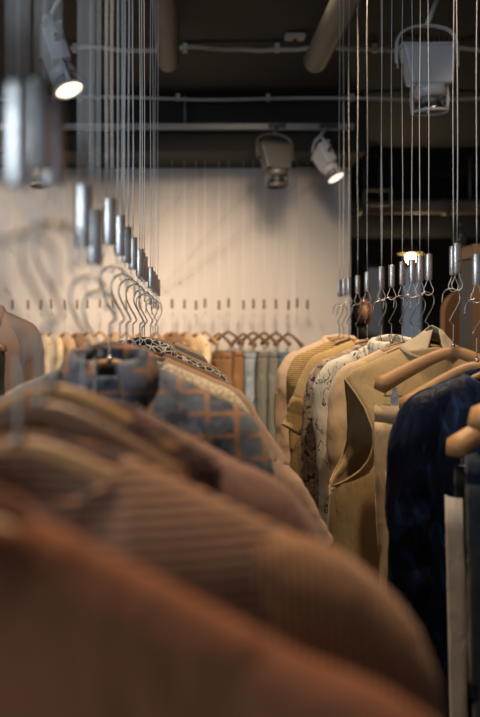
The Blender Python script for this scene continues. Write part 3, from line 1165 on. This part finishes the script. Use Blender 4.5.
garment(XL, 1.35, C_plaid, 'plaid_shirt', 'navy and grey flannel shirt with orange plaid lines on the left rack', 'shirt', W_=.248, T=.055, L=.75, slope=.52, seed=31, sr=.056, neck=.056, ndepth=.035, collar=(.5, .04, .024), group=GL, cuff=True)
left(1.56, 'the cream lace top')
garment(XL, 1.56, C_lacecr, 'lace_blouse', 'cream lace top between the plaid shirt and the pink tan blouse', 'top', W_=.235, T=.045, L=.6, slope=.46, seed=33, sr=.05, slen=.12, neck=.08, ndepth=.05, group=GL)
left(1.74, 'the pink tan blouse')
garment(XL, 1.75, C_pinktan, 'cotton_blouse', 'pink tan short sleeved blouse with its sleeve sticking out towards the aisle', 'blouse', W_=.27, T=.055, L=.65, slope=.46, seed=41, sr=.062, slen=.16, sout=.145, neck=.075, ndepth=.05, group=GL, folds=.008)
left(1.95, 'the dark brown shirt')
garment(XL, 1.95, C_brown, 'cotton_shirt', 'dark brown shirt between the pink tan blouse and the black lattice shirt', 'shirt', W_=.235, T=.05, L=.7, slope=.46, seed=43, sr=.05, neck=.07, ndepth=.05, group=GL)
left(2.25, 'the black lattice print shirt', wd=M_woodd)
garment(XL, 2.25, C_lattice, 'lattice_shirt', 'black shirt with white lattice print at the far part of the left rack', 'shirt', W_=.25, T=.06, L=.72, slope=.46, seed=51, sr=.052, neck=.075, ndepth=.02, group=GL, collar=(.2, .03, .015))
left(2.50, 'the tan brown jacket', wd=M_woodd)
garment(XL, 2.52, C_brown2, 'cotton_jacket', 'tan brown jacket directly behind the lattice print shirt', 'jacket', W_=.25, T=.06, L=.75, slope=.47, seed=53, sr=.055, neck=.07, group=GL, collar=(.2, .04, .02))
left(2.95, 'the charcoal jacket at the far end', wd=M_woodd)
garment(XL, 2.95, C_char, 'cotton_jacket', 'charcoal jacket near the far end of the left rack', 'jacket', W_=.215, T=.06, L=.75, slope=.47, seed=57, sr=.052, group=GL)
left(3.40, 'the taupe jacket at the far end', wd=M_woodd)
garment(XL, 3.42, C_taupe, 'cotton_jacket', 'taupe jacket, last garment at the far end of the left rack', 'jacket', W_=.215, T=.06, L=.75, slope=.47, seed=58, sr=.052, group=GL)
# bare hangers among them, seen as extra ferrules and hooks
for yy, dx, w_, f_ in ((.70, .0, 'directly behind the corduroy jacket', -1), 
                       (2.36, .0, 'between the lattice shirt and the tan brown jacket', -1),
                       (3.18, .0, 'between the charcoal and the taupe jackets', 1), (3.75, .0, 'beyond the last taupe jacket', 1)):
    cable(XL + dx, yy, 'steel cable with ferrule and bare hanger ' + w_, strands=1, r=.0011, group=GLC, screw=False, seed=int(yy * 37), yaw=random.uniform(-.3, .5))
    hanger(XL + dx, yy, 'bare dark wooden hanger ' + w_, hw=.115, wd=M_woodd, slope=.6, dz=-.008, group=GLH, flip=f_)

# ---- right rack, far to near
GR = 'garments on the right rack'
GRC = 'steel cables above the right rack'
GRH = 'wooden hangers on the right rack'


def right(y, what, dx=0.0, hw=.165, yaw=0.0, flip=1, thick=.65, slope=.5, bare=None, clips=False, wd=None, dz=0.0, dxc=0.0, hyaw=None):
    hung(XR + dx + dxc, y, what, group=GRC, dz=dz, seed=int(y * 91), yaw=hyaw if hyaw is not None else random.uniform(-.4, .4), r=.00095)
    return hanger(XR + dx, y, bare or ('wooden hanger inside ' + what), hw=hw, yaw=yaw, flip=flip, thick=thick, slope=slope, group=GRH, clips=clips, wd=wd, dz=dz)


right(3.80, 'the cream long sleeved shirt')
garment(XR, 3.80, C_cream, 'cotton_shirt', 'cream pink long sleeved shirt, farthest garment on the right rack', 'shirt', W_=.262, T=.045, L=.75, slope=.46, seed=61, sr=.052, slen=.6, sout=.02, group=GR, neck=.06, collar=(.2, .03, .015))
right(3.58, 'the yellow pleated blouse')
garment(XR, 3.56, C_yellow, 'pleated_blouse', 'yellow ochre blouse with pleated ridges on the right rack', 'blouse', W_=.25, T=.045, L=.7, slope=.46, seed=63, sr=.05, slen=.42, group=GR, folds=.008)
right(3.22, 'the khaki short sleeved shirt', flip=1)
garment(XR, 3.20, C_khaki, 'short_sleeved_shirt', 'khaki shirt with a wide short sleeve pointing to the aisle', 'shirt', W_=.25, T=.05, L=.72, slope=.43, seed=67, sr=.066, slen=.11, sout=.075, sflare=.25, group=GR, neck=.06)
right(2.98, 'the floral chiffon blouse')
garment(XR, 2.98, C_floral, 'floral_blouse', 'sheer brown floral blouse with gathered sleeve behind the white printed shirt', 'blouse', W_=.255, T=.045, L=.7, slope=.48, seed=71, sr=.056, slen=.40, sout=.02, group=GR, folds=.016)
right(2.84, 'the white printed shirt', flip=1)
garment(XR, 2.82, C_white, 'printed_shirt', 'white shirt with black handwritten style scribble print', 'shirt', W_=.25, T=.045, L=.75, slope=.45, seed=73, sr=.054, slen=.5, group=GR, neck=.065, ndepth=.03, collar=(.3, .04, .02))
right(2.70, 'the dark hanger behind the beige blouse', wd=M_woodd, hw=.195, bare='dark wooden hanger between the white printed shirt and the beige blouse')
right(2.60, 'the beige collarless blouse', flip=1, dx=.004)
garment(XR, 2.60, C_beige, 'linen_blouse', 'beige linen blouse between the white printed shirt and the olive dress', 'blouse', W_=.235, T=.04, L=.75, slope=.5, seed=79, sr=.046, slen=.5, group=GR, neck=.085, ndepth=.05)
right(2.41, 'the sleeveless olive linen dress', hw=.185, slope=.47)
garment(XR, 2.40, C_olive, 'linen_dress', 'sleeveless olive khaki linen dress with deep armhole and pointed collar', 'dress', W_=.226, T=.075, L=1.05, slope=.46, seed=83, sleeve=None, open_arm=.315, group=GR, neck=.072, ndepth=.015, folds=.016, hem=1.12, collar='funnel', cmat=cloth('pale_beige_linen', (.50, .41, .28)))
# bare hanger A with cream trousers clipped beneath
right(2.17, 'the bare hanger with the cream trousers', hw=.186, thick=1.45, slope=.50, yaw=math.radians(-14), clips=True, dx=-.005, bare='bare wooden hanger with thick rounded end above the cream trousers', hyaw=.2)
trousers(XR + .005, 2.165, C_panbeige, 'cream trousers clipped beneath the bare hanger beside the navy velvet jacket', w=.195, T=.032, z0=-.198, L=1.0, yaw=math.radians(-14), seed=5, group=GR)
right(2.03, 'the second bare wooden hanger', hw=.170, thick=1.3, slope=.62, yaw=math.radians(-10), dx=.006, dz=-.03, bare='bare wooden hanger resting just above the navy velvet shoulder', hyaw=-.2)
right(1.86, 'the navy velvet jacket', hw=.16, slope=.52, dz=-.035)
garment(XR, 1.86, C_velvet, 'velvet_jacket', 'navy blue crushed velvet jacket on the right rack', 'jacket', W_=.232, T=.05, L=.80, slope=.47, seed=91, sr=.058, slen=.62, dz=-.035, sout=-.005, group=GR, neck=.07, folds=.014)
right(1.56, 'the black and pale grey trousers', hw=.20, thick=1.35, slope=.62, clips=True, dz=-.042, bare='thick wooden hanger end above the pale grey striped trousers')
trousers(XR, 1.555, C_blk, 'black trousers with pale grey side panel and black waistband, clipped at the right edge', w=.185, T=.03, z0=-.245, L=1.0, seed=8, group=GR, stripe=C_ltgrey, bandh=.05)
right(1.36, 'the dark blue jeans', hw=.225, thick=1.45, slope=.38, clips=True, bare='thick wooden hanger end above the dark blue jeans, nearest at the right edge')
trousers(XR - .032, 1.36, C_denimd, 'dark blue denim jeans hanging at the right edge, nearest of the right rack', w=.195, T=.03, z0=-.20, L=1.0, seed=12, group=GR)
# extra cables (their hangers sit inside the garments beside them)
for yy, dx, w_ in ((3.70, .0, 'between the cream shirt and the yellow blouse'), (2.92, -.015, 'between the floral blouse and the white printed shirt'),
                   (3.45, .01, 'between the yellow blouse and the khaki shirt'), (2.46, -.01, 'just behind the olive dress'), (2.09, -.02, 'between the two bare wooden hangers')):
    cable(XR + dx, yy, ('steel cable with thin hanger ' if yy > 2.2 else 'empty steel cable ') + w_, group=GRC, r=.00095, seed=int(yy * 57), yaw=random.uniform(-.6, .6))
    if yy < 2.2:
        continue
    hanger(XR + dx, yy, 'thin wooden hanger ' + w_, hw=.09 if yy < 2.2 else .15, wd=M_woodd, slope=.56, dz=-.01, group=GRH)

# ---- rack along the back wall
GB = 'garments on the back rack'
GBC = 'thin cables above the back rack'
GBH = 'hangers on the back rack'
yb = 6.68
proto_c = None
items = [
    (12, 'coat', C_char, 'charcoal top at the left end of the back rack'),
    (28, 'coat', C_pinkcoat, 'greyish pink top at the left end of the back rack'),
    (41, 'coat', C_creamb, 'cream top left of the hanger gap, back rack'),
    (51, 'coat', C_creamb, 'cream blouse seen just right of the pale pink coat, back rack'),
    (64.5, 'coat', C_tan, 'tan blouse behind the near hooks, back rack'),
    (77, 'coat', C_brown2, 'brown blouse behind the near hooks, back rack'),
    (87, 'coat', C_creamb, 'cream jacket behind the near hooks, back rack'),
    (100, 'bare', None, 'behind the left rack hooks'),
    (113, 'coat', C_tan, 'tan jacket hidden behind the left rack ferrules'),
    (126, 'bare', None, 'behind the left rack ferrules'),
    (140, 'coat', C_cream, 'cream pink top just left of the tan jackets'),
    (156, 'bare', None, 'just left of the tan jackets'),
    (172, 'coat', C_brown2, 'brown jacket, leftmost of the jackets beside the left rack'),
    (184.5, 'coat', C_tan, 'tan jacket beside the cream one on the back rack'),
    (196, 'coat', C_creamb, 'cream jacket between the tan jacket and the brown trousers'),
    (205, 'bare', None, 'between the cream jacket and the brown trousers'),
    (219, 'trousers', C_brnt, 'dark brown trousers on the back rack'),
    (228.5, 'trousers', C_brnt, 'lighter brown trousers beside the pale jeans'),
    (243.5, 'trousers', C_jeansl, 'pale washed blue jeans on the back rack'),
    (253.5, 'trousers', C_greyg, 'grey green trousers between the two pairs of jeans'),
    (264, 'trousers', C_greyg, 'dark olive grey trousers left of the mid blue jeans'),
    (276, 'trousers', C_jeansb, 'mid blue jeans near the right end of the back rack'),
    (288.5, 'trousers', C_jeansb, 'last jeans at the right end of the back rack'),
    (297, 'cable', None, 'left of the two at the right end of the back wall'),
    (307.5, 'cable', None, 'rightmost empty cable of the back rack'),
]
for i, (px, kind, mat, what) in enumerate(items):
    x = PX(px, yb)
    rnd = random.Random(i * 3 + 1)
    dz_ = rnd.uniform(-.008, .008)
    yaw = math.radians(rnd.uniform(54, 64)) * -1
    lab = ('thin cable above the ' + what) if kind in ('coat', 'trousers') else ('thin steel cable with bare hanger, ' + what if kind == 'bare' else 'empty thin steel cable, ' + what)
    if proto_c is None:
        proto_c = cable(x, yb, lab, strands=1, group=GBC, screw=False, seed=1, yaw=0, r=.0012, steel=M_steeld)
        proto_c.location.z += dz_
    else:
        c = copy_tree(proto_c)
        c.location = (x, yb, EYE + .082 + dz_)
        c['label'] = lab
        c.rotation_euler.z = rnd.uniform(-.4, .4)
    if kind == 'cable':
        continue
    hanger(x, yb, 'wooden hanger of the ' + what if kind != 'bare' else 'bare wooden hanger ' + what, yaw=yaw, hw=.19, slope=.5, wd=M_woodd if kind == 'trousers' else M_wood, group=GBH, dz=dz_, clips=(kind == 'trousers'), flip=rnd.choice((-1, 1)))
    if kind == 'coat':
        garment(x, yb, mat, 'back_rack_top', what, 'jacket', yaw=yaw, W_=.20, T=.035, L=.70, slope=.48, seed=100 + i, sr=.045, slen=.45, group=GB, dz=dz_, neck=.06, nwid=24)
    elif kind == 'trousers':
        trousers(x, yb, mat, what, yaw=yaw, w=.165, T=.028, z0=-.20 + dz_, L=1.0, seed=200 + i, group=GB)

# ---- pale pink coat of a further rack at the left edge
xp, yp = PX(-14, 3.5), 3.5
cable(xp, yp, 'steel cable holding the pale pink coat at the left edge', group='steel cables at the left edge', dz=.12, seed=3)
hanger(xp, yp, 'wooden hanger inside the pale pink coat', dz=.12, group='hangers at the left edge')
garment(xp, yp, C_pinkcoat, 'long_coat', 'pale pink grey coat hanging alone at the left edge of the photo', 'coat', W_=.22, T=.07, L=.95, slope=.5, seed=301, dz=.12, sr=.05, neck=.06, collar=(.4, .05, .02), folds=.016)
xp, yp = PX(-42, 3.1), 3.1
cable(xp, yp, 'steel cable holding the charcoal coat at the left edge', group='steel cables at the left edge', dz=.05, seed=4)
hanger(xp, yp, 'wooden hanger inside the charcoal coat', dz=.05, group='hangers at the left edge')
garment(xp, yp, C_char, 'long_coat', 'charcoal coat at the very left edge in front of the pale pink coat', 'coat', W_=.16, T=.06, L=.95, slope=.6, seed=302, dz=.05, sr=.03, neck=.04, folds=.01)

# ---- slender pale diagonal lines, built as tubes, fanning across the upper part of the back wall
for i, (x0, y0, x1, y1) in enumerate(((150, 300, 262, 172), (165, 290, 296, 185), (120, 262, 200, 172), (10, 250, 120, 172), (5, 290, 60, 172), (180, 282, 330, 172))):
    d = 6.93
    o = MB().tube([(PX(x0, d), d, PZ(y0, d)), (PX(x1, d), d, PZ(y1, d))], .0016, 6).build('guy_wire', simple('guy_wire_pale', (.50, .47, .45), .5))
    ends = [(PX(x0, d), PZ(y0, d)), (PX(x1, d), PZ(y1, d))]
    for (ex, ez) in ends:
        MB().tube([(ex, d - .004, ez), (ex, BY - (.035 if ex > .865 else 0) - .001, ez)], .004, 8).build('wall_eyelet', M_rail, o)
    tag(o, ['diagonal wire on the white wall rising from the left rack towards the middle spotlight',
            'diagonal wire on the white wall ending right of the middle spotlight',
            'steep diagonal wire on the white wall above the left rack',
            'diagonal wire on the wall at the upper left behind the near hooks',
            'steep diagonal wire at the far left of the wall',
            'longest and flattest diagonal wire crossing the white wall'][i], 'wire', 'diagonal wires on the white wall')
